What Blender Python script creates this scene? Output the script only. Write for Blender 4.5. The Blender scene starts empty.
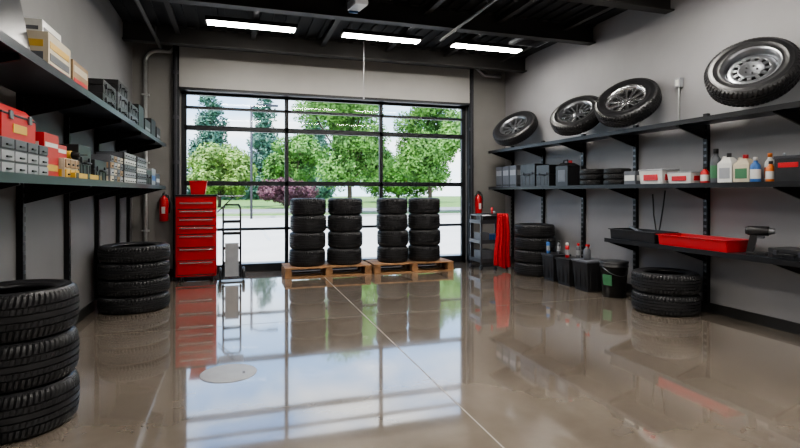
import bpy, math, random
from mathutils import Vector, Matrix, Euler
random.seed(7)
S=bpy.context.scene
COL=S.collection

# ---------------------------------------------------------------- materials
def mat(name,c,rough=.5,metal=0,noise=0,nscale=5,bump=0,bscale=60,emit=None,estr=0,coat=0,spec=.5):
    m=bpy.data.materials.new(name); m.use_nodes=True
    nt=m.node_tree; b=nt.nodes['Principled BSDF']
    b.inputs['Base Color'].default_value=(*c,1); b.inputs['Roughness'].default_value=rough
    b.inputs['Metallic'].default_value=metal; b.inputs['Coat Weight'].default_value=coat
    b.inputs['Specular IOR Level'].default_value=spec
    tc=nt.nodes.new('ShaderNodeTexCoord')
    if noise:
        n=nt.nodes.new('ShaderNodeTexNoise'); n.inputs['Scale'].default_value=nscale; n.inputs['Detail'].default_value=5
        nt.links.new(tc.outputs['Object'],n.inputs['Vector'])
        r=nt.nodes.new('ShaderNodeValToRGB')
        r.color_ramp.elements[0].position=.3; r.color_ramp.elements[1].position=.7
        r.color_ramp.elements[0].color=(*[x*(1-noise) for x in c],1)
        r.color_ramp.elements[1].color=(*[min(1,x*(1+noise)) for x in c],1)
        nt.links.new(n.outputs['Fac'],r.inputs['Fac']); nt.links.new(r.outputs['Color'],b.inputs['Base Color'])
    if bump:
        n=nt.nodes.new('ShaderNodeTexNoise'); n.inputs['Scale'].default_value=bscale; n.inputs['Detail'].default_value=4
        nt.links.new(tc.outputs['Object'],n.inputs['Vector'])
        bp=nt.nodes.new('ShaderNodeBump'); bp.inputs['Strength'].default_value=bump; bp.inputs['Distance'].default_value=.01
        nt.links.new(n.outputs['Fac'],bp.inputs['Height']); nt.links.new(bp.outputs['Normal'],b.inputs['Normal'])
    if emit:
        b.inputs['Emission Color'].default_value=(*emit,1); b.inputs['Emission Strength'].default_value=estr
    return m

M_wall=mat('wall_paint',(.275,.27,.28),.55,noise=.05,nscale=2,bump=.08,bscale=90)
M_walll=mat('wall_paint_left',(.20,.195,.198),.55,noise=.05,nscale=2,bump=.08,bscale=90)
M_wallb=mat('wall_paint_back',(.22,.212,.205),.6,noise=.05,nscale=2)
M_head=mat('header_panel',(.37,.365,.35),.5,noise=.03,nscale=3)
M_black=mat('black_metal',(.016,.016,.018),.35,.3,noise=.1,nscale=8)
M_blackp=mat('black_plastic',(.018,.018,.02),.4,noise=.15,nscale=12)
M_ceil=mat('ceiling_black',(.013,.013,.014),.8,noise=.15,nscale=2)
M_beam=mat('beam_dark',(.028,.026,.025),.6,noise=.15,nscale=4)
M_rub=mat('rubber',(.018,.018,.020),.42,noise=.25,nscale=9,bump=.15,bscale=120)
M_rub2=mat('rubber_sidewall',(.019,.019,.021),.34,noise=.2,nscale=6)
M_alu=mat('alloy',(.62,.63,.65),.25,.95,noise=.05,nscale=6)
M_steel=mat('steel_grey',(.26,.27,.29),.3,.85,noise=.1,nscale=10)
M_dsteel=mat('steel_dark',(.08,.08,.09),.4,.7,noise=.1,nscale=10)
M_red=mat('red_enamel',(.42,.010,.014),.28,noise=.06,nscale=6,coat=.5)
M_redp=mat('red_plastic',(.48,.014,.018),.35,noise=.06,nscale=6)
M_redc=mat('red_cloth',(.42,.010,.016),.9,noise=.15,nscale=20,bump=.3,bscale=200)
M_wood=mat('pallet_wood',(.30,.16,.075),.7,noise=.35,nscale=7,bump=.3,bscale=40)
M_white=mat('white_plastic',(.60,.60,.58),.35,noise=.04,nscale=8)
M_yel=mat('yellow_plastic',(.58,.36,.06),.4,noise=.08,nscale=8)
M_card=mat('cardboard',(.33,.23,.14),.8,noise=.12,nscale=9)
M_cream=mat('cream_card',(.50,.44,.34),.7,noise=.08,nscale=9)
M_blue=mat('blue_plastic',(.04,.14,.40),.4,noise=.08,nscale=8)
M_green=mat('green_plastic',(.06,.18,.09),.4,noise=.08,nscale=8)
M_orange=mat('orange_plastic',(.65,.17,.03),.4,noise=.08,nscale=8)
M_grey=mat('grey_plastic',(.10,.105,.12),.45,noise=.1,nscale=8)
M_lgrey=mat('light_grey_plastic',(.30,.31,.33),.45,noise=.08,nscale=8)
M_screen=mat('screen_glass',(.02,.022,.028),.3,noise=.1,nscale=3)
M_conduit=mat('conduit_galv',(.50,.51,.51),.4,.3,noise=.1,nscale=10)
M_frame=mat('window_frame_dark',(.018,.02,.023),.4,.3,noise=.1,nscale=8)
M_lamp=mat('lamp_diffuser',(1,1,1),.5,emit=(1,.95,.87),estr=64)
M_joint=mat('floor_joint_fill',(.30,.27,.24),.5,noise=.2,nscale=10)
M_joint2=mat('floor_joint_dark',(.07,.06,.05),.4,noise=.2,nscale=10)
M_base=mat('baseboard_black',(.02,.02,.02),.5,noise=.1,nscale=8)
M_shelf=mat('shelf_steel',(.05,.06,.078),.3,.5,noise=.1,nscale=6)

# polished concrete floor
M_floor=bpy.data.materials.new('polished_concrete'); M_floor.use_nodes=True
nt=M_floor.node_tree; b=nt.nodes['Principled BSDF']; L=nt.links.new
tc=nt.nodes.new('ShaderNodeTexCoord')
n1=nt.nodes.new('ShaderNodeTexNoise'); n1.inputs['Scale'].default_value=.9; n1.inputs['Detail'].default_value=7; n1.inputs['Roughness'].default_value=.55; n1.inputs['Distortion'].default_value=.3
n2=nt.nodes.new('ShaderNodeTexNoise'); n2.inputs['Scale'].default_value=6; n2.inputs['Detail'].default_value=5
for n in (n1,n2): L(tc.outputs['Object'],n.inputs['Vector'])
r1=nt.nodes.new('ShaderNodeValToRGB'); e=r1.color_ramp.elements
e[0].position=.28; e[0].color=(.135,.112,.092,1); e[1].position=.74; e[1].color=(.235,.20,.165,1)
L(n1.outputs['Fac'],r1.inputs['Fac'])
r2=nt.nodes.new('ShaderNodeValToRGB'); e=r2.color_ramp.elements
e[0].position=.3; e[0].color=(.93,.93,.93,1); e[1].position=.7; e[1].color=(1.04,1.04,1.04,1)
L(n2.outputs['Fac'],r2.inputs['Fac'])
mx=nt.nodes.new('ShaderNodeMix'); mx.data_type='RGBA'; mx.blend_type='MULTIPLY'; mx.inputs[0].default_value=1
L(r1.outputs['Color'],mx.inputs[6]); L(r2.outputs['Color'],mx.inputs[7]); L(mx.outputs[2],b.inputs['Base Color'])
mr=nt.nodes.new('ShaderNodeMapRange'); mr.inputs[1].default_value=.3; mr.inputs[2].default_value=.7; mr.inputs[3].default_value=.05; mr.inputs[4].default_value=.10
L(n1.outputs['Fac'],mr.inputs[0]); L(mr.outputs[0],b.inputs['Roughness'])
b.inputs['IOR'].default_value=1.75; b.inputs['Coat Weight'].default_value=.9; b.inputs['Coat IOR'].default_value=1.6
b.inputs['Coat Roughness'].default_value=.035
bp=nt.nodes.new('ShaderNodeBump'); bp.inputs['Strength'].default_value=.02; bp.inputs['Distance'].default_value=.02
n3=nt.nodes.new('ShaderNodeTexNoise'); n3.inputs['Scale'].default_value=1.8; n3.inputs['Detail'].default_value=1
L(tc.outputs['Object'],n3.inputs['Vector']); L(n3.outputs['Fac'],bp.inputs['Height']); L(bp.outputs['Normal'],b.inputs['Normal']); L(bp.outputs['Normal'],b.inputs['Coat Normal'])

# glass
M_glass=bpy.data.materials.new('window_glass'); M_glass.use_nodes=True
nt=M_glass.node_tree; nt.nodes.clear(); L=nt.links.new
o=nt.nodes.new('ShaderNodeOutputMaterial'); t=nt.nodes.new('ShaderNodeBsdfTransparent'); g=nt.nodes.new('ShaderNodeBsdfGlossy')
g.inputs['Roughness'].default_value=.02; ms=nt.nodes.new('ShaderNodeMixShader'); ms.inputs[0].default_value=.012
t.inputs[0].default_value=(.97,.98,.98,1)
L(t.outputs[0],ms.inputs[1]); L(g.outputs[0],ms.inputs[2]); L(ms.outputs[0],o.inputs[0])

# ---------------------------------------------------------------- builder
class B:
    def __init__(s): s.v=[];s.f=[];s.m=[];s.s=[];s.mats=[]
    def mi(s,m):
        if m not in s.mats: s.mats.append(m)
        return s.mats.index(m)
    def add(s,vs,fs,m,sm=False,M=None):
        o=len(s.v); k=s.mi(m)
        for v in vs: s.v.append(tuple(M@Vector(v)) if M else tuple(v))
        for i,f in enumerate(fs):
            s.f.append([o+j for j in f]); s.m.append(k); s.s.append(sm if isinstance(sm,bool) else sm[i])
    def box(s,c,d,m,rot=None,M=None):
        x,y,z=[q/2 for q in d]
        vs=[(-x,-y,-z),(x,-y,-z),(x,y,-z),(-x,y,-z),(-x,-y,z),(x,-y,z),(x,y,z),(-x,y,z)]
        T=Matrix.Translation(c)
        if rot: T=T@Euler(rot).to_matrix().to_4x4()
        if M: T=M@T
        s.add(vs,[(0,3,2,1),(4,5,6,7),(0,1,5,4),(1,2,6,5),(2,3,7,6),(3,0,4,7)],m,False,T)
    def bb(s,x0,x1,y0,y1,z0,z1,m): s.box(((x0+x1)/2,(y0+y1)/2,(z0+z1)/2),(x1-x0,y1-y0,z1-z0),m)
    def taper(s,c,d0,d1,h,m):   # frustum box, base centre c
        a,b_=d0[0]/2,d0[1]/2; e,g=d1[0]/2,d1[1]/2; x,y,z=c
        vs=[(x-a,y-b_,z),(x+a,y-b_,z),(x+a,y+b_,z),(x-a,y+b_,z),(x-e,y-g,z+h),(x+e,y-g,z+h),(x+e,y+g,z+h),(x-e,y+g,z+h)]
        s.add(vs,[(0,3,2,1),(4,5,6,7),(0,1,5,4),(1,2,6,5),(2,3,7,6),(3,0,4,7)],m)
    def lathe(s,pr,m,n=24,M=None,sm=True,close=False,caps=True):
        vs=[];fs=[];k=len(pr)
        for i in range(n):
            a=2*math.pi*i/n
            for r,z in pr: vs.append((r*math.cos(a),r*math.sin(a),z))
        kk=k if close else k-1
        for i in range(n):
            j=(i+1)%n
            for q in range(kk):
                p=(q+1)%k; fs.append((i*k+q,j*k+q,j*k+p,i*k+p))
        if caps and not close:
            fs.append([i*k for i in range(n)][::-1]); fs.append([i*k+k-1 for i in range(n)])
        sm_=[sm]*(n*kk)+([False]*2 if caps and not close else [])
        s.add(vs,fs,m,sm_,M)
    def cyl(s,p0,p1,r,m,n=12,r1=None):
        p0=Vector(p0);p1=Vector(p1);d=p1-p0
        q=Vector((0,0,1)).rotation_difference(d.normalized()).to_matrix().to_4x4()
        s.lathe([(r,0),(r if r1 is None else r1,d.length)],m,n,Matrix.Translation(p0)@q)
    def tube(s,pts,r,m,n=8):
        pts=[Vector(p) for p in pts]; vs=[];fs=[];up=None
        for i,p in enumerate(pts):
            d=(pts[min(i+1,len(pts)-1)]-pts[max(i-1,0)]).normalized()
            if up is None:
                up=Vector((0,0,1)) if abs(d.z)<.9 else Vector((1,0,0))
            up=(up-d*up.dot(d)).normalized(); w=d.cross(up)
            for k in range(n):
                a=2*math.pi*k/n; vs.append(p+(up*math.cos(a)+w*math.sin(a))*r)
        for i in range(len(pts)-1):
            for k in range(n):
                j=(k+1)%n; fs.append((i*n+k,i*n+j,(i+1)*n+j,(i+1)*n+k))
        fs.append(list(range(n))[::-1]); fs.append([(len(pts)-1)*n+k for k in range(n)])
        s.add(vs,fs,m,[True]*(len(fs)-2)+[False,False])
    def mesh(s,name):
        me=bpy.data.meshes.new(name); me.from_pydata(s.v,[],s.f)
        for m in s.mats: me.materials.append(m)
        me.polygons.foreach_set('material_index',s.m); me.polygons.foreach_set('use_smooth',s.s); me.update()
        return me
    def obj(s,name,loc=(0,0,0),rot=0,bevel=0):
        o=bpy.data.objects.new(name,s.mesh(name)); COL.objects.link(o)
        o.location=loc; o.rotation_euler=(0,0,rot) if not isinstance(rot,tuple) else rot
        if bevel:
            mo=o.modifiers.new('bevel','BEVEL'); mo.width=bevel; mo.segments=2; mo.limit_method='ANGLE'; mo.angle_limit=math.radians(50)
        return o

XL,XR,YF,YB,ZC=-1.72,5.65,-3.5,10.1,4.25
WX0,WX1,WZ=-.93,4.72,3.36   # window opening

# ---------------------------------------------------------------- shell
q=B(); q.bb(XL-.2,XR+.2,YF-.2,YB+.25,-.2,0,M_floor); q.obj('floor')
q=B(); q.bb(XL-.2,XR+.2,YF-.2,YB+.25,ZC,ZC+.2,M_ceil); q.obj('ceiling')
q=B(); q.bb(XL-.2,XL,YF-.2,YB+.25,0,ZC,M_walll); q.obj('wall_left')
q=B(); q.bb(XR,XR+.2,YF-.2,YB+.25,0,ZC,M_wall); q.obj('wall_right')
q=B(); q.bb(XL,XR,YF-.2,YF,0,ZC,M_wall); q.obj('wall_front')
q=B(); q.bb(XL,WX0,YB,YB+.25,0,ZC,M_wallb); q.bb(WX1,XR,YB,YB+.25,0,ZC,M_wallb); q.bb(WX0,WX1,YB,YB+.25,WZ,ZC,M_wallb); q.obj('wall_back')
q=B(); q.bb(XR-.015,XR,YF,YB,0,.12,M_base); q.obj('baseboard_right')
q=B(); q.bb(XL,XL+.015,YF,YB,0,.12,M_base); q.obj('baseboard_left')
q=B(); q.bb(XL+.015,WX0-.13,YB-.015,YB,0,.12,M_base); q.bb(WX1+.12,XR-.015,YB-.015,YB,0,.12,M_base); q.obj('baseboard_back')
# header panel
q=B(); a0,a1=WX0-.015,WX1-.005
q.bb(a0,a1,YB-.16,YB-.001,3.36,4.10,M_head); q.bb(a0,a1,YB-.18,YB-.001,3.32,3.37,M_frame)
q.bb(a0,a1,YB-.18,YB-.001,4.08,4.12,M_dsteel); q.obj('door_header_panel',bevel=.004)
# floor joints
q=B(); q.bb(1.495,1.505,YF,YB-.2,0,.0012,M_joint); q.obj('floor_control_joint')
q=B(); q.bb(XL+.02,XR-.02,6.1,6.106,0,.0011,M_joint2); q.obj('floor_control_joint')
# window
q=B()
y0,y1=YB+.05,YB+.13
q.bb(WX0,WX0+.09,y0,y1,0,WZ,M_frame); q.bb(WX1-.09,WX1,y0,y1,0,WZ,M_frame)
q.bb(WX0,WX1,y0,y1,WZ-.08,WZ,M_frame); q.bb(WX0,WX1,y0,y1,0,.14,M_frame)
for x in (.95,2.84): q.bb(x-.035,x+.035,y0,y1,.1,WZ-.05,M_frame)
for z,h in ((3.05,.05),(2.68,.09),(1.66,.085),(.80,.05)): q.bb(WX0+.05,WX1-.05,y0,y1,z-h/2,z+h/2,M_frame)
q.bb(WX0+.06,WX1-.06,y0+.035,y0+.041,.1,WZ-.04,M_glass)
q.obj('window_1',bevel=.003)
# side tracks of the roll-up door
for x in (WX0-.07,WX1+.05):
    q=B(); q.bb(x-.05,x+.05,YB-.13,YB-.001,0,4.12,M_frame); q.bb(x-.02,x+.02,YB-.17,YB-.12,0,4.0,M_dsteel)
    for z in (.4,1.2,2.,2.8,3.6): q.bb(x-.05,x+.05,YB-.14,YB-.001,z,z+.06,M_dsteel)
    q.obj('door_track',bevel=.003)

# ---------------------------------------------------------------- ceiling structure
q=B()
for y in (-1.5,1,3.5,5.6,7.2,9.3):      # I beams across
    q.bb(XL,XR,y-.08,y+.08,ZC-.30,ZC-.28,M_beam); q.bb(XL,XR,y-.08,y+.08,ZC-.02,ZC-.001,M_beam); q.bb(XL,XR,y-.012,y+.012,ZC-.29,ZC-.01,M_beam)
q.obj('ceiling_cross_beams')
q=B()
for x in (-.9,.3,1.5,2.7,3.9,5.1):
    q.bb(x-.04,x+.04,YF,YB-.2,ZC-.13,ZC-.115,M_beam); q.bb(x-.01,x+.01,YF,YB-.2,ZC-.12,ZC-.001,M_beam)
q.obj('ceiling_purlins')
q=B()
x=XL+.1
while x<XR-.1:
    q.bb(x,x+.07,YF,YB,ZC-.03,ZC-.001,M_ceil); x+=.2
q.obj('ceiling_deck_ribs')
q=B()
q.tube([(-1.2,YF+.05,3.95),(-1.2,9.6,3.95)],.03,M_beam); q.tube([(3.1,YF+.05,3.9),(3.1,7.6,3.9)],.022,M_beam)
for y in (0,3,6,9): q.tube([(-1.2,y,3.95),(-1.2,y,ZC-.001)],.008,M_dsteel)
for y in (0,3,6): q.tube([(3.1,y,3.9),(3.1,y,ZC-.001)],.008,M_dsteel)
q.obj('ceiling_sprinkler_pipe')
# lamps; only the window row is seen, unseen rest added for ambient light
for y in (8.2,4.6,1.2,-1.8):
    for x in (.25,2.3,4.22):
        q=B(); q.box((0,0,.03),(1.34,.24,.06),M_black); q.box((0,0,-.006),(1.28,.19,.012),M_lamp)
        q.tube([(-.5,0,.06),(-.5,0,.215)],.006,M_dsteel); q.tube([(.5,0,.06),(.5,0,.215)],.006,M_dsteel)
        q.obj('ceiling_and_fill_light',(x,y,4.03))
# vent
q=B(); q.bb(-.28,.28,-.28,.28,0,.05,M_lgrey); q.bb(-.2,.2,-.2,.2,.05,.22,M_beam)
for i in range(7): q.box((0,-.2+i*.066,-.012),(.46,.035,.006),M_dsteel,(.5,0,0))
q.obj('ceiling_vent',(4.75,7.6,ZC-.225))
# hanging unit & pull wire
q=B(); q.box((0,0,0),(.16,.5,.1),M_lgrey,(.15,0,0)); q.tube([(0,.15,.03),(0,.15,.33)],.012,M_dsteel); q.tube([(0,-.15,.03),(0,-.15,.33)],.012,M_dsteel)
q.box((0,.24,0),(.12,.02,.08),M_blue); q.obj('ceiling_air_unit',(1.5,6.5,3.92))
q=B(); q.tube([(0,0,0),(0,0,1.1)],.005,M_lgrey,6); q.lathe([(.003,-.05),(.015,-.04),(.015,-.01),(.004,0)],M_lgrey,10)
q.obj('pull_cord',(2.12,8.7,3.15))
# conduit along header and down the corner
def arc(c,r,a0,a1,n=8):
    out=[]
    for i in range(n+1):
        a=math.radians(a0+(a1-a0)*i/n)
        out.append((c[0]+r*math.cos(a),c[1],c[2]+r*math.sin(a)))
    return out
q=B(); yy=YB-.06
q.tube([(-1.5,yy,.0)]+[(-1.5,yy,3.8)]+arc((-1.3,yy,3.8),.2,180,90)+[(-1.1,yy,4.0),(-.98,yy,4.16),(4.9,yy,4.16),(5.1,yy,4.0),(5.5,yy,4.0)],.032,M_conduit,10)
for z in (.8,2,3.2): q.bb(-1.56,-1.44,YB-.09,YB-.001,z,z+.03,M_conduit)
q.obj('conduit_pipe')

# ---------------------------------------------------------------- tyres
cache={}
def tire_mesh(R,w,N=200,g=.018):
    k=(R,w,N)
    if k in cache: return cache[k]
    gd=g*R/.35
    half=[(R,.0,'c'),(R,.055,'c'),(R-gd*.8,.06,'g'),(R-gd*.8,.085,'g'),(R*.999,.09,'c'),(R*.997,.20,'c'),(R-gd,.206,'g'),(R-gd,.232,'g'),
      (R*.993,.238,'s'),(R*.985,.33,'s'),(R*.972,.385,'s'),(R*.950,.43,'s'),(R*.915,.462,'w'),(R*.885,.478,'w'),(R*.88,.488,'w'),(R*.865,.488,'w'),(R*.86,.484,'w'),
      (R*.82,.496,'w'),(R*.79,.5,'w'),(R*.76,.497,'w'),(R*.755,.49,'w'),(R*.70,.47,'w'),(R*.66,.44,'w'),(R*.65,.445,'w'),(R*.635,.44,'w'),(R*.61,.41,'w'),(R*.60,.37,'w'),
      (R*.62,.33,'i'),(R*.72,.42,'i'),(R*.84,.44,'i'),(R*.91,.40,'i'),(R*.925,.2,'i')]
    pr=[(r,z*w,t) for r,z,t in half]+[(R*.93,0,'i')]+[(r,-z*w,t) for r,z,t in half[1:]][::-1]
    b=B(); vs=[];K=len(pr)
    tread=[];side=[]
    for i in range(N):
        for (r,z,t) in pr:
            rr=r; sg=1 if z>0 else -1
            ph=i%4
            if t=='s' and ph==0: rr=r-gd*.55
            if t=='c' and i%4==2 and abs(z)>.08*w: rr=r-gd*.25
            if t in 'csg': da=.16*min(abs(z)/w,.4)*sg
            elif t in 'wi': da=.064*sg if abs(z)>0 else 0
            a=2*math.pi*i/N+da
            vs.append((rr*math.cos(a),rr*math.sin(a),z))
    for i in range(N):
        j=(i+1)%N
        for q_ in range(K):
            p=(q_+1)%K; f=(i*K+q_,j*K+q_,j*K+p,i*K+p)
            (side if pr[q_][2] in 'wi' and pr[p][2] in 'wi' else tread).append(f)
    b.add(vs,tread+side,M_rub,[False]*len(tread)+[True]*len(side))
    k2=b.mi(M_rub2)
    for i in range(len(tread),len(b.m)): b.m[i]=k2
    me=b.mesh('tire'); cache[k]=me; return me
def tire(R,w,x,y,z,N=160,rot=None):
    o=bpy.data.objects.new('tire',tire_mesh(R,w,N)); COL.objects.link(o); o.location=(x,y,z)
    o.rotation_euler=rot or (0,0,random.random()*6); return o
def stack(R,w,n,x,y,z0=0,N=200,j=.012):
    for i in range(n):
        tire(R,w,x+random.uniform(-j,j),y+random.uniform(-j,j),z0+w*(i+.5)+.0015*(i+1),N)
stack(.355,.295,3,-1.352,3.95,N=280,j=.006)
stack(.42,.205,4,-1.235,7.42,N=240,j=.008)
stack(.325,.30,4,1.26,9.44,.181); stack(.325,.30,4,1.94,9.44,.181)
stack(.30,.30,4,2.86,9.44,.181); stack(.315,.30,4,3.50,9.44,.181)
stack(.365,.228,4,5.225,8.28,j=.005); stack(.395,.25,2,5.195,5.22,N=240,j=.006)

# wheels with rims lying back against the wall on the top shelf
def wheel(R,w,kind,y,beta,psi,zs,mm):
    root=bpy.data.objects.new('spare_wheel',None); COL.objects.link(root)
    t=bpy.data.objects.new('tyre',tire_mesh(R,w,240)); COL.objects.link(t); t.parent=root
    b=B(); r=R*.62
    b.lathe([(r*1.0,-w*.40),(r*1.05,-w*.42),(r*1.05,-w*.38),(r*.93,-w*.30),(r*.90,0),(r*.93,w*.25),(r*.98,w*.36),(r*1.06,w*.42),(r*1.05,w*.445),(r*1.0,w*.43),(r*.93,w*.36),(r*.86,w*.22),(r*.84,0),(r*.86,-w*.28)],mm,64,close=True)
    zf=w*.12
    if kind=='steel':
        b.lathe([(r*.88,zf*.6),(r*.80,zf),(r*.62,zf*1.25),(r*.60,zf*1.1),(r*.60,zf*.9),(r*.80,zf*.7),(r*.87,zf*.4)],mm,48,close=True)
        b.lathe([(0.001,zf*.9),(r*.30,zf*.95),(r*.42,zf*1.4),(r*.46,zf*1.35),(r*.46,zf*1.1),(r*.3,zf*.6),(0.001,zf*.55)],mm,40,caps=False)
        ns=12
        for i in range(ns):
            T=Matrix.Rotation(2*math.pi*i/ns,4,'Z'); b.box((r*.53,0,zf*1.12),(r*.20,r*.14,w*.05),mm,M=T)
    else:
        b.lathe([(0.001,zf*1.25),(r*.10,zf*1.25),(r*.13,zf*1.1),(r*.27,zf*1.0),(r*.29,zf*.3),(0.001,zf*.3)],mm,32,caps=False)
        ns=10 if kind=='ten' else 14
        for i in range(ns):
            T=Matrix.Rotation(2*math.pi*i/ns,4,'Z')
            wd=r*(.085 if kind=='ten' else .05)
            vs=[(r*.2,-wd*.8,zf*.5),(r*.2,wd*.8,zf*.5),(r*.2,-wd*.6,zf*1.0),(r*.2,wd*.6,zf*1.0),(r*.9,-wd*1.3,zf*1.5),(r*.9,wd*1.3,zf*1.5),(r*.9,-wd,zf*2.2),(r*.9,wd,zf*2.2)]
            b.add(vs,[(0,1,3,2),(4,6,7,5),(0,4,5,1),(2,3,7,6),(0,2,6,4),(1,5,7,3)],mm,False,T)
    for i in range(5):
        a=2*math.pi*i/5; b.cyl((r*.2*math.cos(a),r*.2*math.sin(a),zf*.8),(r*.2*math.cos(a),r*.2*math.sin(a),zf*1.4),r*.035,M_dsteel,6)
    b.lathe([(r*.84,-w*.2),(r*.84,-w*.18),(0.001,-w*.18)],M_blackp,32,caps=False)
    c=b.obj('rim'); c.parent=root
    n=Vector((-math.cos(beta)*math.cos(psi),-math.cos(beta)*math.sin(psi),math.sin(beta)))
    root.rotation_mode='QUATERNION'; root.rotation_quaternion=n.to_track_quat('Z','Y')
    ax=abs(n.x); ext=R*math.sqrt(1-ax*ax)+w/2*ax
    cz=zs+R*math.cos(beta)+w/2*math.sin(beta)+.002
    root.location=(XR-.005-ext,y,cz)
    return root
D=math.radians
ZU,ZM,ZT=2.36,1.60,.83
wheel(.45,.20,'ten',8.98,D(45),D(26),ZU,M_steel)
wheel(.43,.20,'multi',7.07,D(45),D(28),ZU,M_steel)
wheel(.44,.21,'ten',5.95,D(42),D(26),ZU,M_alu)
wheel(.44,.23,'steel',4.12,D(36),D(28),ZU,M_steel)

# ---------------------------------------------------------------- shelving
def rack(xw,xf,ys,levels,ztop,uz0=0.0,fascia=M_shelf):
    q=B(); s=1 if xf>xw else -1
    for y in ys:
        q.bb(min(xw+s*.002,xw+s*.05),max(xw+s*.002,xw+s*.05),y-.03,y+.03,uz0,ztop,M_black)
        z=uz0+.15
        while z<ztop-.05:
            q.box((xw+s*.052,y-.012,z),(.004,.008,.03),M_steel); q.box((xw+s*.052,y+.012,z),(.004,.008,.03),M_steel); z+=.08
    for z,a,b_ in levels:
        x0,x1=min(xw+s*.055,xf),max(xw+s*.055,xf)
        q.bb(x0,x1,a,b_,z-.025,z,M_shelf)
        q.bb(xf-.012 if s<0 else xf,xf if s<0 else xf+.012,a,b_,z-.05,z+.006,fascia)
        for y in ys:
            if a-.05<y<b_+.05:
                yy=min(max(y,a+.02),b_-.02)
                vs=[]
                for dy in (-.012,.012):
                    vs+= [(xw+s*.05,yy+dy,z-.025),(xf-s*.03,yy+dy,z-.025),(xf-s*.03,yy+dy,z-.06),(xw+s*.05,yy+dy,z-.20)]
                q.add(vs,[(0,1,2,3),(7,6,5,4),(0,4,5,1),(1,5,6,2),(2,6,7,3),(3,7,4,0)],M_black)
    return q.obj('wall_shelf_rack')
rack(XR,5.12,[1.4,2.6,3.8,5.0,6.2,7.4,8.6,9.75],[(ZU,1.0,9.85),(ZM,1.0,9.85),(ZT,1.0,6.25)],2.48,.121,M_black)
LU,LM=2.32,1.60
rack(XL,-1.15,[1.1,2.3,3.5,5.05,6.3,7.55,8.8,9.6],[(LU,.8,9.7),(LM,.8,9.7)],2.45,.121)

# ---------------------------------------------------------------- pallets
def pallet(x0,x1,y0,y1):
    q=B(); X=x1-x0; Y=y1-y0; h=.18
    for i in range(7):
        yy=y0+.05+i*(Y-.1)/6; q.bb(x0,x1,yy-.048,yy+.048,h-.025,h,M_wood)
    for i in range(3):
        xx=x0+.06+i*(X-.12)/2
        q.bb(xx-.05,xx+.05,y0,y1,h-.05,h-.025,M_wood)
        for yy in (y0+.07,(y0+y1)/2,y1-.07): q.bb(xx-.06,xx+.06,yy-.06,yy+.06,.022,h-.05,M_wood)
    for yy in (y0+.05,(y0+y1)/2,y1-.05): q.bb(x0,x1,yy-.048,yy+.048,0,.022,M_wood)
    q.obj('wooden_pallet',bevel=.004)
pallet(.82,2.36,9.09,9.80); pallet(2.42,3.98,9.09,9.80)

# ---------------------------------------------------------------- red tool chest
q=B(); W,Dp,H=.64,.46,1.44
q.box((0,0,.08+(H-.08)/2),(W,Dp,H-.08),M_red)
zz=.11
for h in (.24,.22,.22,.14,.14,.14,.14):
    q.box((0,-Dp/2-.010,zz+h/2),(W-.06,.02,h-.018),M_red)
    q.box((0,-Dp/2-.028,zz+h-.035),(W-.12,.018,.02),M_alu)
    q.box((0,-Dp/2-.001,zz),(W-.05,.004,.016),M_blackp)
    zz+=h
q.box((0,0,H),(W+.02,Dp+.03,.03),M_black)
for x in (-.25,.25):
    for y in (-.16,.16):
        q.cyl((x-.02,y,.041),(x+.02,y,.041),.04,M_blackp,16); q.box((x,y,.07),(.06,.05,.03),M_dsteel)
q.box((.335+.22,0,1.43),(.42,.36,.02),M_lgrey); q.tube([(.33,-.1,1.15),(.6,-.1,1.42)],.01,M_dsteel); q.tube([(.33,.1,1.15),(.6,.1,1.42)],.01,M_dsteel)
q.obj('tool_chest',(-.62,9.55,0),bevel=.004)
q=B(); q.taper((0,0,0),(.22,.18),(.28,.24),.22,M_redp); q.box((0,0,.225),(.30,.26,.016),M_redp); q.box((0,0,.236),(.24,.20,.01),M_blackp)
q.obj('red_bin',(-.60,9.55,1.457),bevel=.004)
# hand truck
q=B()
for x in (-.14,.14): q.tube([(x,.0,.06),(x,.02,1.0),(x,.10,1.22),(x*.8,.16,1.28)],.016,M_black)
q.tube([(-.115,.16,1.28),(.115,.16,1.28)],.016,M_blackp)
for z in (.3,.55,.8,1.0): q.box((0,.012,z),(.28,.012,.05),M_black)
q.box((0,-.10,.012),(.34,.22,.012),M_steel)
q.box((0,-.03,.36),(.22,.05,.56),M_lgrey)
for x in (-.19,.19): q.lathe([(.03,-.02),(.095,-.025),(.11,-.012),(.11,.012),(.095,.025),(.03,.02)],M_blackp,20,Matrix.Translation((x,.08,.112))@Matrix.Rotation(math.pi/2,4,'Y'))
q.tube([(-.19,.08,.112),(.19,.08,.112)],.012,M_dsteel)
q.obj('hand_truck',(-.05,9.2,0))
# fire extinguishers
def ext(x,z,s=1):
    q=B()
    q.lathe([(.03,0),(.07,.005),(.075,.02),(.075,.36),(.06,.41),(.03,.435),(.025,.46)],M_redp,24)
    q.box((0,-.076,.2),(.06,.004,.12),M_white)
    q.box((0,0,.475),(.05,.05,.03),M_steel); q.box((0,-.04,.50),(.025,.13,.012),M_blackp,(.2,0,0)); q.box((0,-.04,.475),(.025,.12,.01),M_blackp,(-.1,0,0))
    q.tube([(.03,0,.475),(.08,0,.45),(.095,0,.35),(.09,0,.15)],.011,M_blackp); q.box((0,.09,.25),(.06,.015,.4),M_dsteel); q.tube([(-.076,0,.3),(0,-.078,.3),(.076,0,.3)],.004,M_dsteel)
    q.obj('fire_extinguisher',(x,YB-.1,z))
ext(-1.2,.98); ext(4.95,1.0)
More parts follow.
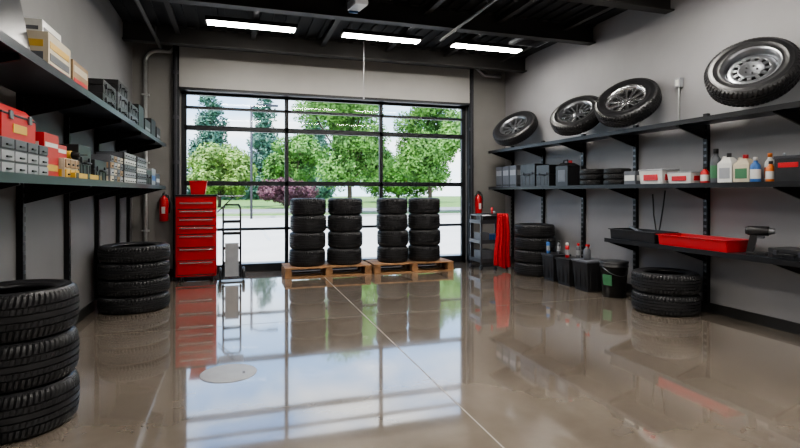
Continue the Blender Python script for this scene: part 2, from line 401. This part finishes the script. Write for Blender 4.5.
# service cart
q=B()
for x in (-.27,.27):
    for y in (-.22,.22):
        q.bb(x-.015,x+.015,y-.015,y+.015,.1,1.05,M_dsteel)
        q.lathe([(.01,-.015),(.05,-.015),(.05,.015),(.01,.015)],M_blackp,16,Matrix.Translation((x,y,.052))@Matrix.Rotation(math.pi/2,4,'Y')); q.box((x,y,.09),(.03,.04,.03),M_steel)
for z in (.16,.52,.9):
    q.box((0,0,z),(.58,.48,.015),M_dsteel)
    for y in (-.24,.24): q.box((0,y,z+.03),(.58,.012,.07),M_dsteel)
    for x in (-.29,.29): q.box((x,0,z+.03),(.012,.48,.07),M_dsteel)
q.tube([(-.27,-.22,1.05),(.27,-.22,1.05),(.27,.22,1.05),(-.27,.22,1.05),(-.27,-.22,1.05)],.014,M_steel)
q.box((-.1,0,.27),(.28,.3,.2),M_grey); q.box((.12,0,.60),(.2,.3,.14),M_blue); q.box((-.14,.02,.62),(.2,.25,.18),M_grey); q.box((-.05,0,1.0),(.3,.3,.16),M_blackp)
q.cyl((.16,.1,.91),(.16,.1,1.12),.04,M_lgrey); q.cyl((.05,-.05,1.08),(.05,-.05,1.2),.02,M_redp)
q.obj('service_cart',(4.74,9.14,0))
# red cloth draped over the cart's front rail
q=B(); vs=[];fs=[];nx,nz=36,34
for j in range(nz+1):
    for i in range(nx+1):
        u=i/nx;v=j/nz
        wd=.22+.14*v**.7
        x=-wd/2+wd*u+.02*math.sin(v*6)*v
        yb=-.035+.020*math.sin(u*26+v*1.5)*(0.35+v)+.01*math.sin(u*11+1)-.02*v
        z=1.09-1.02*v+.03*math.sin(u*6+1)*v
        if v<.08: yb=.02-.055*(v/.08); z=1.075+.008*math.sin(v/.08*math.pi)
        vs.append((x,yb,z))
for j in range(nz):
    for i in range(nx): a=j*(nx+1)+i; fs.append((a,a+1,a+nx+2,a+nx+1))
q.add(vs,fs,M_redc,True)
o=q.obj('red_shop_towel',(4.88,8.86,0)); so=o.modifiers.new('s','SOLIDIFY'); so.thickness=.008

# ---------------------------------------------------------------- generic goods
def carton(x,y,z,d,m,name='cardboard_box',bands=(),rot=0):
    q=B(); q.box((0,0,d[2]/2),d,m)
    q.box((0,0,d[2]+.001),(d[0]*.98,d[1]*.98,.003),m); q.box((0,0,d[2]+.003),(.04,d[1]*.98,.002),M_cream)
    for (z0,z1,mm) in bands:
        q.box((0,0,d[2]*(z0+z1)/2),(d[0]+.004,d[1]*.86,d[2]*(z1-z0)),mm); q.box((0,0,d[2]*(z0+z1)/2),(d[0]*.8,d[1]+.004,d[2]*(z1-z0)),mm)
    return q.obj(name,(x,y,z+.001),rot,bevel=.003)
def case(x,y,z,d,m,name='tool_case',rot=0,s=1,hm=None):
    hm=hm or M_blackp
    q=B(); q.box((0,0,d[2]*.27),(d[0],d[1],d[2]*.54),m); q.box((0,0,d[2]*.56),(d[0]*.97,d[1]*.97,.01),M_blackp); q.box((0,0,d[2]*.79),(d[0],d[1],d[2]*.42),m)
    fx=s*d[0]/2
    for yy in (-.3,.3): q.box((fx+s*.006,yy*d[1],d[2]*.58),(.014,.04,.05),M_dsteel)
    q.tube([(fx,-.09,d[2]*.5),(fx+s*.03,-.08,d[2]*.5),(fx+s*.03,.08,d[2]*.5),(fx,.09,d[2]*.5)],.009,hm)
    for yy in (-.38,-.15,.15,.38): q.box((fx+s*.001,yy*d[1],d[2]*.25),(.008,.012,d[2]*.4),m)
    return q.obj(name,(x,y,z+.001),rot,bevel=.006)
def toolbox(x,y,z,d,m):
    q=B(); q.box((0,0,d[2]*.3),(d[0],d[1],d[2]*.6),m); q.box((0,0,d[2]*.62),(d[0]*1.03,d[1]*1.02,.012),M_blackp)
    q.taper((0,0,d[2]*.63),(d[0],d[1]),(d[0]*.6,d[1]*.96),d[2]*.25,m)
    q.tube([(0,-d[1]*.25,d[2]*.86),(0,-d[1]*.2,d[2]),(0,d[1]*.2,d[2]),(0,d[1]*.25,d[2]*.86)],.01,M_blackp)
    for yy in (-.28,.28): q.box((d[0]/2+.006,yy*d[1],d[2]*.6),(.012,.045,.05),M_steel)
    q.box((d[0]/2+.002,0,d[2]*.3),(.005,d[1]*.4,d[2]*.22),M_yel)
    q.obj('toolbox',(x,y,z+.001),bevel=.005)
def drawers(x,y,z,d,m,ny,nz,mm):
    q=B(); q.box((0,0,d[2]/2),d,m)
    for i in range(ny):
        for j in range(nz):
            w=d[1]/ny;h=d[2]/nz; yy=-d[1]/2+w*(i+.5); z_=h*(j+.5)
            q.box((d[0]/2+.004,yy,z_),(.012,w*.88,h*.82),mm[(i*3+j*5)%len(mm)]); q.box((d[0]/2+.014,yy,z_-h*.1),(.012,w*.3,h*.15),M_blackp)
    for j in range(nz): q.box((0,-d[1]/2-.003,d[2]/nz*(j+.5)),(d[0]*.9,.006,d[2]/nz*.82),mm[j%len(mm)])
    q.obj('parts_organizer',(x,y,z+.001),bevel=.002)
def bottle(x,y,z,r,h,m,cap,label=None,name='plastic_bottle'):
    q=B(); q.lathe([(r*.9,0),(r,.01),(r,h*.62),(r*.9,h*.70),(r*.42,h*.82),(r*.38,h*.88)],m,20)
    q.lathe([(r*.45,h*.87),(r*.45,h),(r*.4,h*1.01)],cap,16)
    if label: q.lathe([(r*1.015,h*.15),(r*1.015,h*.52)],label,20,caps=False)
    q.obj(name,(x,y,z+.001))
def jug(x,y,z,d,m,cap,label):
    q=B(); q.box((0,0,d[2]*.33),(d[0],d[1],d[2]*.66),m); q.taper((0,0,d[2]*.66),(d[0],d[1]),(d[0]*.5,d[1]*.35),d[2]*.2,m)
    q.cyl((0,0,d[2]*.84),(0,0,d[2]),d[1]*.14,cap,16)
    q.tube([(0,d[1]*.15,d[2]*.86),(0,d[1]*.38,d[2]*.88),(0,d[1]*.47,d[2]*.72),(0,d[1]*.42,d[2]*.6)],.013,m)
    q.box((-d[0]/2-.001,0,d[2]*.33),(.004,d[1]*.75,d[2]*.36),label); q.box((0,-d[1]/2-.001,d[2]*.33),(d[0]*.75,.004,d[2]*.36),label)
    q.obj('fluid_jug',(x,y,z+.001),bevel=.012)
def tub(x,y,z,d,m,lid,label):
    q=B(); q.taper((0,0,0),(d[0]*.88,d[1]*.92),(d[0],d[1]),d[2]*.9,m); q.box((0,0,d[2]*.94),(d[0]*1.04,d[1]*1.04,d[2]*.1),lid)
    q.box((-d[0]*.48,0,d[2]*.45),(.012,d[1]*.6,d[2]*.4),label); q.box((0,-d[1]*.485,d[2]*.45),(d[0]*.6,.012,d[2]*.4),label)
    q.box((-d[0]*.487,0,d[2]*.45),(.008,d[1]*.4,d[2]*.12),m)
    q.obj('storage_tub',(x,y,z+.001),bevel=.008)

# ---- left shelf, upper
q=B(); q.box((0,0,.25),(.035,.62,.38),M_blackp,(0,-.18,0)); q.box((.021,0,.252),(.004,.57,.33),M_screen,(0,-.18,0)); q.box((-.02,0,.09),(.05,.08,.16),M_blackp); q.box((0,0,.008),(.2,.26,.014),M_blackp)
q.obj('computer_monitor',(-1.32,3.66,LU+.001),0,bevel=.004)
carton(-1.36,4.33,LU,(.30,.50,.27),M_cream,'cardboard_box',((.0,.22,M_redp),(.62,.8,M_yel),(.3,.5,M_grey)))
carton(-1.38,4.33,LU+.275,(.24,.40,.09),M_white,'cardboard_box',((.2,.5,M_grey),))
carton(-1.36,4.86,LU,(.30,.44,.22),M_card,'cardboard_box',((.1,.4,M_redp),(.6,.85,M_cream)))
q=B(); q.box((0,.10,.17),(.28,.03,.34),M_blackp,(-.25,0,0)); q.box((.0,.06,.17),(.24,.004,.28),M_screen,(-.25,0,0)); q.box((0,.14,.01),(.28,.16,.02),M_blackp)
q.obj('tablet_stand',(-1.34,5.22,LU+.008),1.2,bevel=.003)
for i,(y,n) in enumerate(((5.85,2),(6.50,3),(7.15,2))):
    for k in range(n): case(-1.37,y,LU+k*.132,(.34,.58-.04*k,.13),[M_blackp,M_blackp,M_grey][(i+k)%3],'tool_case')
for i,(y,h,wd) in enumerate(((7.75,.34,.40),(8.3,.22,.5),(8.85,.30,.42),(9.4,.24,.42))):
    carton(-1.36,y,LU,(.30,wd,h),M_blackp,'parts_box',((.35,.5,M_lgrey),) if i%2 else ())
# ---- left shelf, lower
drawers(-1.36,3.62,LM,(.34,.74,.20),M_grey,4,3,[M_lgrey,M_grey,M_lgrey])
toolbox(-1.37,3.68,LM+.203,(.26,.52,.24),M_redp)
carton(-1.37,4.18,LM,(.30,.30,.30),M_redp,'parts_box',((.15,.3,M_yel),(.7,.8,M_white)))
drawers(-1.34,4.53,LM,(.30,.34,.15),M_cream,3,2,[M_yel,M_cream,M_card])
carton(-1.37,4.53,LM+.155,(.22,.28,.10),M_redp,'parts_box',((.4,.7,M_white),))
def drill(x,y,z,rot,m=M_yel):
    q=B(); q.cyl((0,-.10,.20),(0,.09,.20),.033,m,16); q.cyl((0,-.16,.20),(0,-.10,.20),.018,M_blackp,14,.03); q.cyl((0,-.22,.20),(0,-.16,.20),.004,M_steel,8)
    q.box((0,.05,.11),(.04,.05,.15),M_blackp,(-.15,0,0)); q.box((0,.06,.025),(.08,.13,.05),M_blackp); q.box((0,.02,.155),(.02,.015,.03),M_redp)
    q.obj('cordless_drill',(x,y,z+.001),rot,bevel=.004)
drill(-1.36,4.82,LM,1.45); case(-1.39,5.15,LM,(.28,.40,.30),M_blackp,'tool_case')
case(-1.38,5.62,LM,(.30,.46,.20),M_blackp,'tool_case')
drawers(-1.36,6.20,LM,(.30,.60,.28),M_grey,4,4,[M_cream,M_lgrey,M_card,M_grey])
drawers(-1.36,6.95,LM,(.30,.70,.36),M_blackp,5,5,[M_white,M_grey,M_lgrey])
drawers(-1.36,7.75,LM,(.30,.70,.36),M_blackp,5,5,[M_lgrey,M_white,M_grey])
case(-1.36,8.42,LM,(.30,.5,.22),M_blackp,'tool_case')
carton(-1.36,8.95,LM,(.28,.40,.26),M_lgrey,'parts_box',((.3,.6,M_blue),)); carton(-1.36,9.42,LM,(.28,.40,.2),M_grey,'parts_box',((.3,.6,M_white),))
q=B(); q.box((0,0,.02),(.04,.8,.04),M_yel)
for yy in (-.34,-.02,.34): q.box((0,yy,.02),(.044,.07,.044),M_blackp)
q.cyl((-.023,0,.03),(.023,0,.03),.014,M_green,12); q.obj('spirit_level',(-1.173,4.88,LM+.007),0,bevel=.002)

# ---- right shelf, middle level
for i in range(3): carton(5.38,9.62-i*.28,ZM,(.30,.25,.42),M_grey,'parts_box',((.55,.8,M_lgrey),(.05,.12,M_blackp)))
case(5.38,8.52,ZM,(.30,.5,.42),M_blackp,'tool_case',s=-1); case(5.38,8.02,ZM,(.30,.4,.38),M_blackp,'tool_case',s=-1)
q=B(); q.box((0,0,.17),(.24,.34,.34),M_blackp); q.taper((0,0,.34),(.24,.34),(.14,.2),.05,M_blackp); q.cyl((0,-.08,.38),(0,-.08,.43),.03,M_redp,14); q.tube([(0,-.02,.385),(0,0,.44),(0,.1,.44),(0,.12,.36)],.014,M_blackp)
q.box((-.12,0,.17),(.01,.2,.2),M_grey); q.obj('fuel_can',(5.38,7.5,ZM+.001),bevel=.012)
for k in range(3): tire(.20,.085,5.36,6.82,ZM+.0435+k*.087,100)
for k in range(3): tire(.19,.08,5.36,6.28,ZM+.041+k*.082,100)
carton(5.40,5.93,ZM,(.26,.22,.19),M_grey,'parts_box',((.3,.7,M_white),))
tub(5.36,5.50,ZM,(.28,.40,.20),M_white,M_lgrey,M_redp); tub(5.36,5.04,ZM,(.28,.36,.15),M_white,M_lgrey,M_redp)
bottle(5.34,4.77,ZM,.05,.20,M_redp,M_blackp,M_white)
bottle(5.36,4.64,ZM,.06,.40,M_grey,M_blackp,M_green)
jug(5.36,4.47,ZM,(.14,.18,.34),M_white,M_blackp,M_lgrey); jug(5.36,4.27,ZM,(.14,.19,.31),M_cream,M_redp,M_green)
bottle(5.30,4.11,ZM,.05,.27,M_blue,M_white,M_white); bottle(5.43,4.05,ZM,.05,.31,M_white,M_orange,M_orange)
bottle(5.32,3.96,ZM,.045,.22,M_orange,M_blackp,M_white)
q=B(); q.box((0,0,.12),(.2,.28,.24),M_blackp); q.box((0,0,.25),(.21,.29,.03),M_dsteel)
for yy in (-.08,.08): q.cyl((-.04,yy,.26),(-.04,yy,.295),.015,M_steel,10)
q.box((-.102,0,.17),(.005,.2,.05),M_redp); q.box((0,-.142,.17),(.14,.005,.05),M_redp); q.obj('car_battery',(5.36,3.74,ZM+.001),bevel=.004)

# ---- right shelf, bench level
def tray(x,y,z,d,m,name,tools=False):
    q=B(); a,b_,h=d; t=.014
    q.box((0,0,.008),(a-.04,b_-.04,.016),m)
    for s in (-1,1):
        q.box((s*(a/2-.012),0,h/2),(t,b_-.02,h),m,(0,s*.12,0)); q.box((0,s*(b_/2-.012),h/2),(a-.02,t,h),m,(-s*.12,0,0))
        q.box((s*(a/2+.004),0,h),(.03,b_+.03,.012),m); q.box((0,s*(b_/2+.004),h),(a+.03,.03,.012),m)
    if tools:
        for k in range(3): q.tube([(-.1+k*.08,-.3,.03),(-.06+k*.06,.1+.1*k,h+.03)],.014,M_steel)
    q.obj(name,(x,y,z+.001),bevel=.004)
tray(5.34,5.78,ZT,(.36,.84,.14),M_blackp,'drip_tray',True)
tray(5.33,4.80,ZT,(.38,.98,.13),M_redp,'parts_tray')
q=B(); q.box((0,0,.015),(.2,.18,.03),M_blackp); q.box((0,.05,.13),(.05,.065,.22),M_blackp,(.2,0,0)); q.cyl((0,-.10,.255),(0,.09,.255),.05,M_blackp,18); q.cyl((0,-.15,.255),(0,-.10,.255),.025,M_steel,12,.04); q.cyl((0,.09,.255),(0,.11,.255),.042,M_dsteel,16); q.box((0,-.01,.2),(.035,.1,.05),M_grey)
q.obj('impact_wrench',(5.32,4.10,ZT+.001),.5,bevel=.004)
case(5.36,3.70,ZT,(.32,.4,.10),M_blackp,'tool_case',s=-1)

# ---- right floor goods
def bucket(x,y,r,h,m,name,label=None,lid=True):
    q=B(); q.lathe([(r*.82,0),(r*.97,h*.85),(r*1.03,h*.85),(r*1.03,h*.90),(r,h*.90),(r*1.02,h),(r*.98,h)],m,32)
    if lid: q.lathe([(r*1.04,h*.97),(r*1.04,h*1.01),(r*.9,h*1.02),(.001,h*1.02)],m,32,caps=False)
    if label:
        q.box((-r*.93*.94,-r*.34,h*.5),(.012,r*.7,h*.3),label,(0,-.06,.35))
    q.tube([(r*math.cos(a)*1.04,-r*1.04*math.sin(a)*.9,h*.86-.10*math.sin(a)*1.2) for a in [math.pi*i/12 for i in range(13)]],.004,M_steel)
    q.obj(name,(x,y,.0005))
def bin_(x,y,d,m,lid):
    q=B(); q.taper((0,0,0),(d[0]*.84,d[1]*.84),(d[0],d[1]),d[2]*.92,m); q.box((0,0,d[2]*.94),(d[0]*1.06,d[1]*1.06,d[2]*.07),lid)
    for i in (-.3,0,.3): q.box((-d[0]*.47,i*d[1],d[2]*.45),(.014,.02,d[2]*.7),m); q.box((i*d[0],-d[1]*.47,d[2]*.45),(.02,.014,d[2]*.7),m)
    q.obj('plastic_bin',(x,y,.0005),bevel=.006)
bin_(5.22,7.60,(.34,.34,.46),M_blackp,M_dsteel); bin_(5.20,7.14,(.36,.36,.44),M_blackp,M_blackp); bin_(5.18,6.66,(.38,.36,.48),M_blackp,M_grey)
bucket(5.20,6.16,.19,.50,M_blackp,'oil_drum',M_green)
def spray(x,y,z,m,cap,h=.24):
    q=B(); q.lathe([(.028,0),(.033,.006),(.033,h*.75),(.02,h*.83)],m,18); q.lathe([(.02,h*.83),(.022,h*.84),(.022,h),(.015,h*1.01)],cap,16); q.lathe([(.0335,h*.2),(.0335,h*.55)],M_lgrey,18,caps=False)
    q.obj('spray_can',(x,y,z+.001))
spray(5.12,7.68,.449,M_blue,M_blackp); spray(5.25,7.56,.449,M_grey,M_blackp); spray(5.16,7.2,.430,M_redp,M_white); spray(5.28,7.08,.430,M_grey,M_redp)
q=B(); q.lathe([(.05,0),(.055,.01),(.055,.14),(.02,.18),(.018,.2)],M_grey,18); q.box((0,-.015,.215),(.03,.07,.03),M_redp); q.box((0,-.035,.19),(.012,.01,.05),M_redp,(.3,0,0)); q.obj('trigger_spray_bottle',(5.14,6.68,.469))
# wall outlet box with conduit and cable
q=B(); q.box((-.03,0,0),(.06,.09,.12),M_lgrey); q.tube([(-.03,0,-.06),(-.03,0,-.55)],.010,M_conduit); q.box((-.062,0,0),(.004,.05,.08),M_white)
q.obj('electrical_box',(XR-.001,5.42,2.95),bevel=.003)
q=B(); pts=[(0,0,0),(-.02,.01,-.2),(-.03,.05,-.45),(-.01,.1,-.6),(0,.16,-.55),(0,.2,-.35),(0,.22,-.05)]
q.tube(pts,.009,M_blackp); q.obj('air_hose',(5.57,5.6,1.52))

# floor cover plate
q=B(); q.lathe([(.225,0),(.225,.003),(.215,.005),(.001,.005)],M_lgrey,48,caps=False); q.box((.12,-.03,.006),(.02,.05,.003),M_grey); q.obj('floor_access_cover',(-.05,4.51,.0005))

# ---------------------------------------------------------------- outside
M_lot=mat('lot_concrete',(.58,.56,.52),.8,noise=.08,nscale=.6)
M_road=mat('road_asphalt',(.26,.26,.27),.9,noise=.1,nscale=.5)
M_kerb=mat('kerb_concrete',(.50,.49,.46),.8,noise=.08,nscale=2)
M_grass=mat('grass',(.14,.25,.06),.9,noise=.3,nscale=1.5)
M_bark=mat('bark',(.10,.07,.05),.9,noise=.3,nscale=8)
def leafm(n,c,v=.45): return mat(n,c,.6,noise=v,nscale=.9)
M_lf1=leafm('leaf_green',(.15,.31,.07)); M_lf2=leafm('leaf_yellow_green',(.26,.40,.10)); M_lf3=leafm('leaf_conifer',(.10,.20,.15),.3); M_lf4=leafm('leaf_purple',(.18,.08,.10))
q=B(); q.bb(-60,90,YB+.25,32,-.25,-.05,M_lot); q.obj('parking_lot')
q=B(); q.bb(-60,90,38.2,49,-.25,-.05,M_road); q.obj('road')
q=B(); q.bb(-60,90,32.2,38,-.25,-.04,M_grass); q.bb(-60,90,49,180,-.25,-.04,M_grass); q.obj('grass_verge')
q=B(); q.bb(-60,90,32.0,32.2,-.25,.07,M_kerb); q.bb(-60,90,38.0,38.2,-.25,.07,M_kerb); q.obj('road_kerb')
q=B()
for i in range(8): q.bb(-8+i*3,-7.9+i*3,17,22,-.05,-.045,M_white)
q.obj('parking_stripes')
def tree(x,y,blobs,m,n,ls,trunk,name,z0=-.04):
    q=B()
    if trunk:
        q.tube([(0,0,0),(.05,0,trunk*.5),(0,.05,trunk)],.16,M_bark,10)
        for (bx,by,bz,r) in blobs[:7]: q.tube([(0,.0,trunk*.75),(bx*.5,by*.5,(trunk+bz)/2),(bx,by,bz)],.06,M_bark,6)
    vs=[];fs=[]; wts=[b_[3]**2 for b_ in blobs]
    for i in range(n):
        bx,by,bz,r=random.choices(blobs,wts)[0]
        d=Vector((random.gauss(0,1),random.gauss(0,1),random.gauss(0,1))).normalized()
        p=Vector((bx,by,bz))+d*r*random.uniform(.55,1.08)
        if p.z<.3: p.z=.3
        a=Vector((random.gauss(0,1),random.gauss(0,1),random.gauss(0,.6))).normalized(); b_=a.cross(d+Vector((.01,.02,.03))).normalized()
        s=ls*random.uniform(.6,1.3); o=len(vs)
        vs+=[p-a*s,p+b_*s*.5,p+a*s,p-b_*s*.5]; fs.append((o,o+1,o+2,o+3))
    q.add(vs,fs,m); q.obj(name,(x,y,z0))
def blobs(cx,cz,rx,rz,n,r):
    out=[]
    for i in range(n):
        a=random.random()*6.28; t=random.random()**.5; zz=random.uniform(-1,1)
        k=math.sqrt(max(0,1-zz*zz))
        out.append((cx+rx*t*k*math.cos(a),rx*t*k*math.sin(a)*.8,cz+rz*zz,r*random.uniform(.7,1.2)))
    return out
tree(7.6,35.5,blobs(0,5.8,3.3,3.0,32,1.3),M_lf1,30000,.13,2.8,'maple_tree')
tree(13.6,35.5,blobs(0,5.4,2.6,2.6,26,1.1),M_lf1,24000,.13,2.6,'maple_tree')
tree(18.6,35.5,blobs(0,2.9,1.0,1.2,12,.75),M_lf2,8000,.12,1.4,'maple_tree')
tree(-1.5,55,blobs(0,3.4,3.2,1.8,20,1.2),M_lf2,14000,.18,1.2,'deciduous_tree')
tree(6.4,60,blobs(0,4.6,3.6,2.6,22,1.4),M_lf1,14000,.2,1.6,'deciduous_tree')
tree(-9,62,blobs(0,4.2,3.2,2.4,18,1.3),M_lf1,10000,.2,1.2,'deciduous_tree')
tree(4.6,50.2,blobs(0,1.6,2.6,.7,18,.7),M_lf4,9000,.13,.8,'purple_plum_tree')
tree(24,76,blobs(0,4.0,8,1.8,30,2.0),M_lf1,14000,.3,2,'deciduous_tree')
tree(44,76,blobs(0,4.2,7,2.0,24,1.8),M_lf2,11000,.33,2,'deciduous_tree')
def conifer(x,y,h,r):
    bl=[]
    for i in range(18):
        t=i/17; rr=r*(1-t*.8)+.15
        for k in range(4):
            a=random.random()*6.28; q_=random.uniform(.3,.8); bl.append((rr*q_*math.cos(a),rr*q_*math.sin(a),1.5+t*(h-1.5)+random.uniform(-.5,.5),rr*random.uniform(.35,.6)+.15))
    tree(x,y,bl,M_lf3,12000,.36,h*.8,'conifer_tree')
for x,y,h,r in ((-13,104,17,4.6),(-4.5,106,23,5.2),(5.5,106,21,5.0),(16,110,18,4.6),(56,104,15,4)): conifer(x,y,h,r)
q=B(); q.tube([(0,0,0),(0,0,6.5)],.07,M_dsteel); q.tube([(0,0,6.4),(.4,0,6.6),(1.0,0,6.6)],.05,M_dsteel); q.box((1.2,0,6.58),(.6,.25,.1),M_dsteel); q.obj('street_lamp',(.9,31,-.05))

# ---------------------------------------------------------------- world & sun
w=bpy.data.worlds.new('sky'); S.world=w; w.use_nodes=True; nt=w.node_tree; L=nt.links.new
bg=nt.nodes['Background']; tc=nt.nodes.new('ShaderNodeTexCoord'); sp=nt.nodes.new('ShaderNodeSeparateXYZ'); L(tc.outputs['Generated'],sp.inputs[0])
r=nt.nodes.new('ShaderNodeValToRGB'); e=r.color_ramp.elements; e[0].position=0; e[0].color=(.66,.84,1,1); e[1].position=.45; e[1].color=(.16,.38,.80,1)
L(sp.outputs['Z'],r.inputs['Fac'])
mp=nt.nodes.new('ShaderNodeMapping'); mp.inputs['Scale'].default_value=(1,1,3); L(tc.outputs['Generated'],mp.inputs[0])
n=nt.nodes.new('ShaderNodeTexNoise'); n.inputs['Scale'].default_value=4; n.inputs['Detail'].default_value=8; L(mp.outputs[0],n.inputs['Vector'])
cr=nt.nodes.new('ShaderNodeValToRGB'); cr.color_ramp.elements[0].position=.45; cr.color_ramp.elements[1].position=.64; L(n.outputs['Fac'],cr.inputs['Fac'])
mx=nt.nodes.new('ShaderNodeMix'); mx.data_type='RGBA'; L(cr.outputs['Color'],mx.inputs[0]); L(r.outputs['Color'],mx.inputs[6]); mx.inputs[7].default_value=(1,1,1,1)
L(mx.outputs[2],bg.inputs['Color']); bg.inputs['Strength'].default_value=2.5
sd=bpy.data.lights.new('sun','SUN'); sd.energy=7; sd.angle=.01; sd.color=(1,.95,.88); so=bpy.data.objects.new('sun',sd); COL.objects.link(so)
so.rotation_euler=Vector((-.45,-.35,1.0)).to_track_quat('Z','Y').to_euler()

cam=bpy.data.cameras.new('camera'); co=bpy.data.objects.new('camera',cam); COL.objects.link(co)
co.location=(0,0,1.5); co.rotation_euler=(math.pi/2,0,-math.radians(17.7)); cam.lens=23.27; cam.sensor_width=36; cam.shift_y=-.04; cam.clip_end=400
S.camera=co
S.view_settings.view_transform='AgX'
try: S.view_settings.look='AgX - Medium High Contrast'
except Exception: pass
S.view_settings.exposure=.32
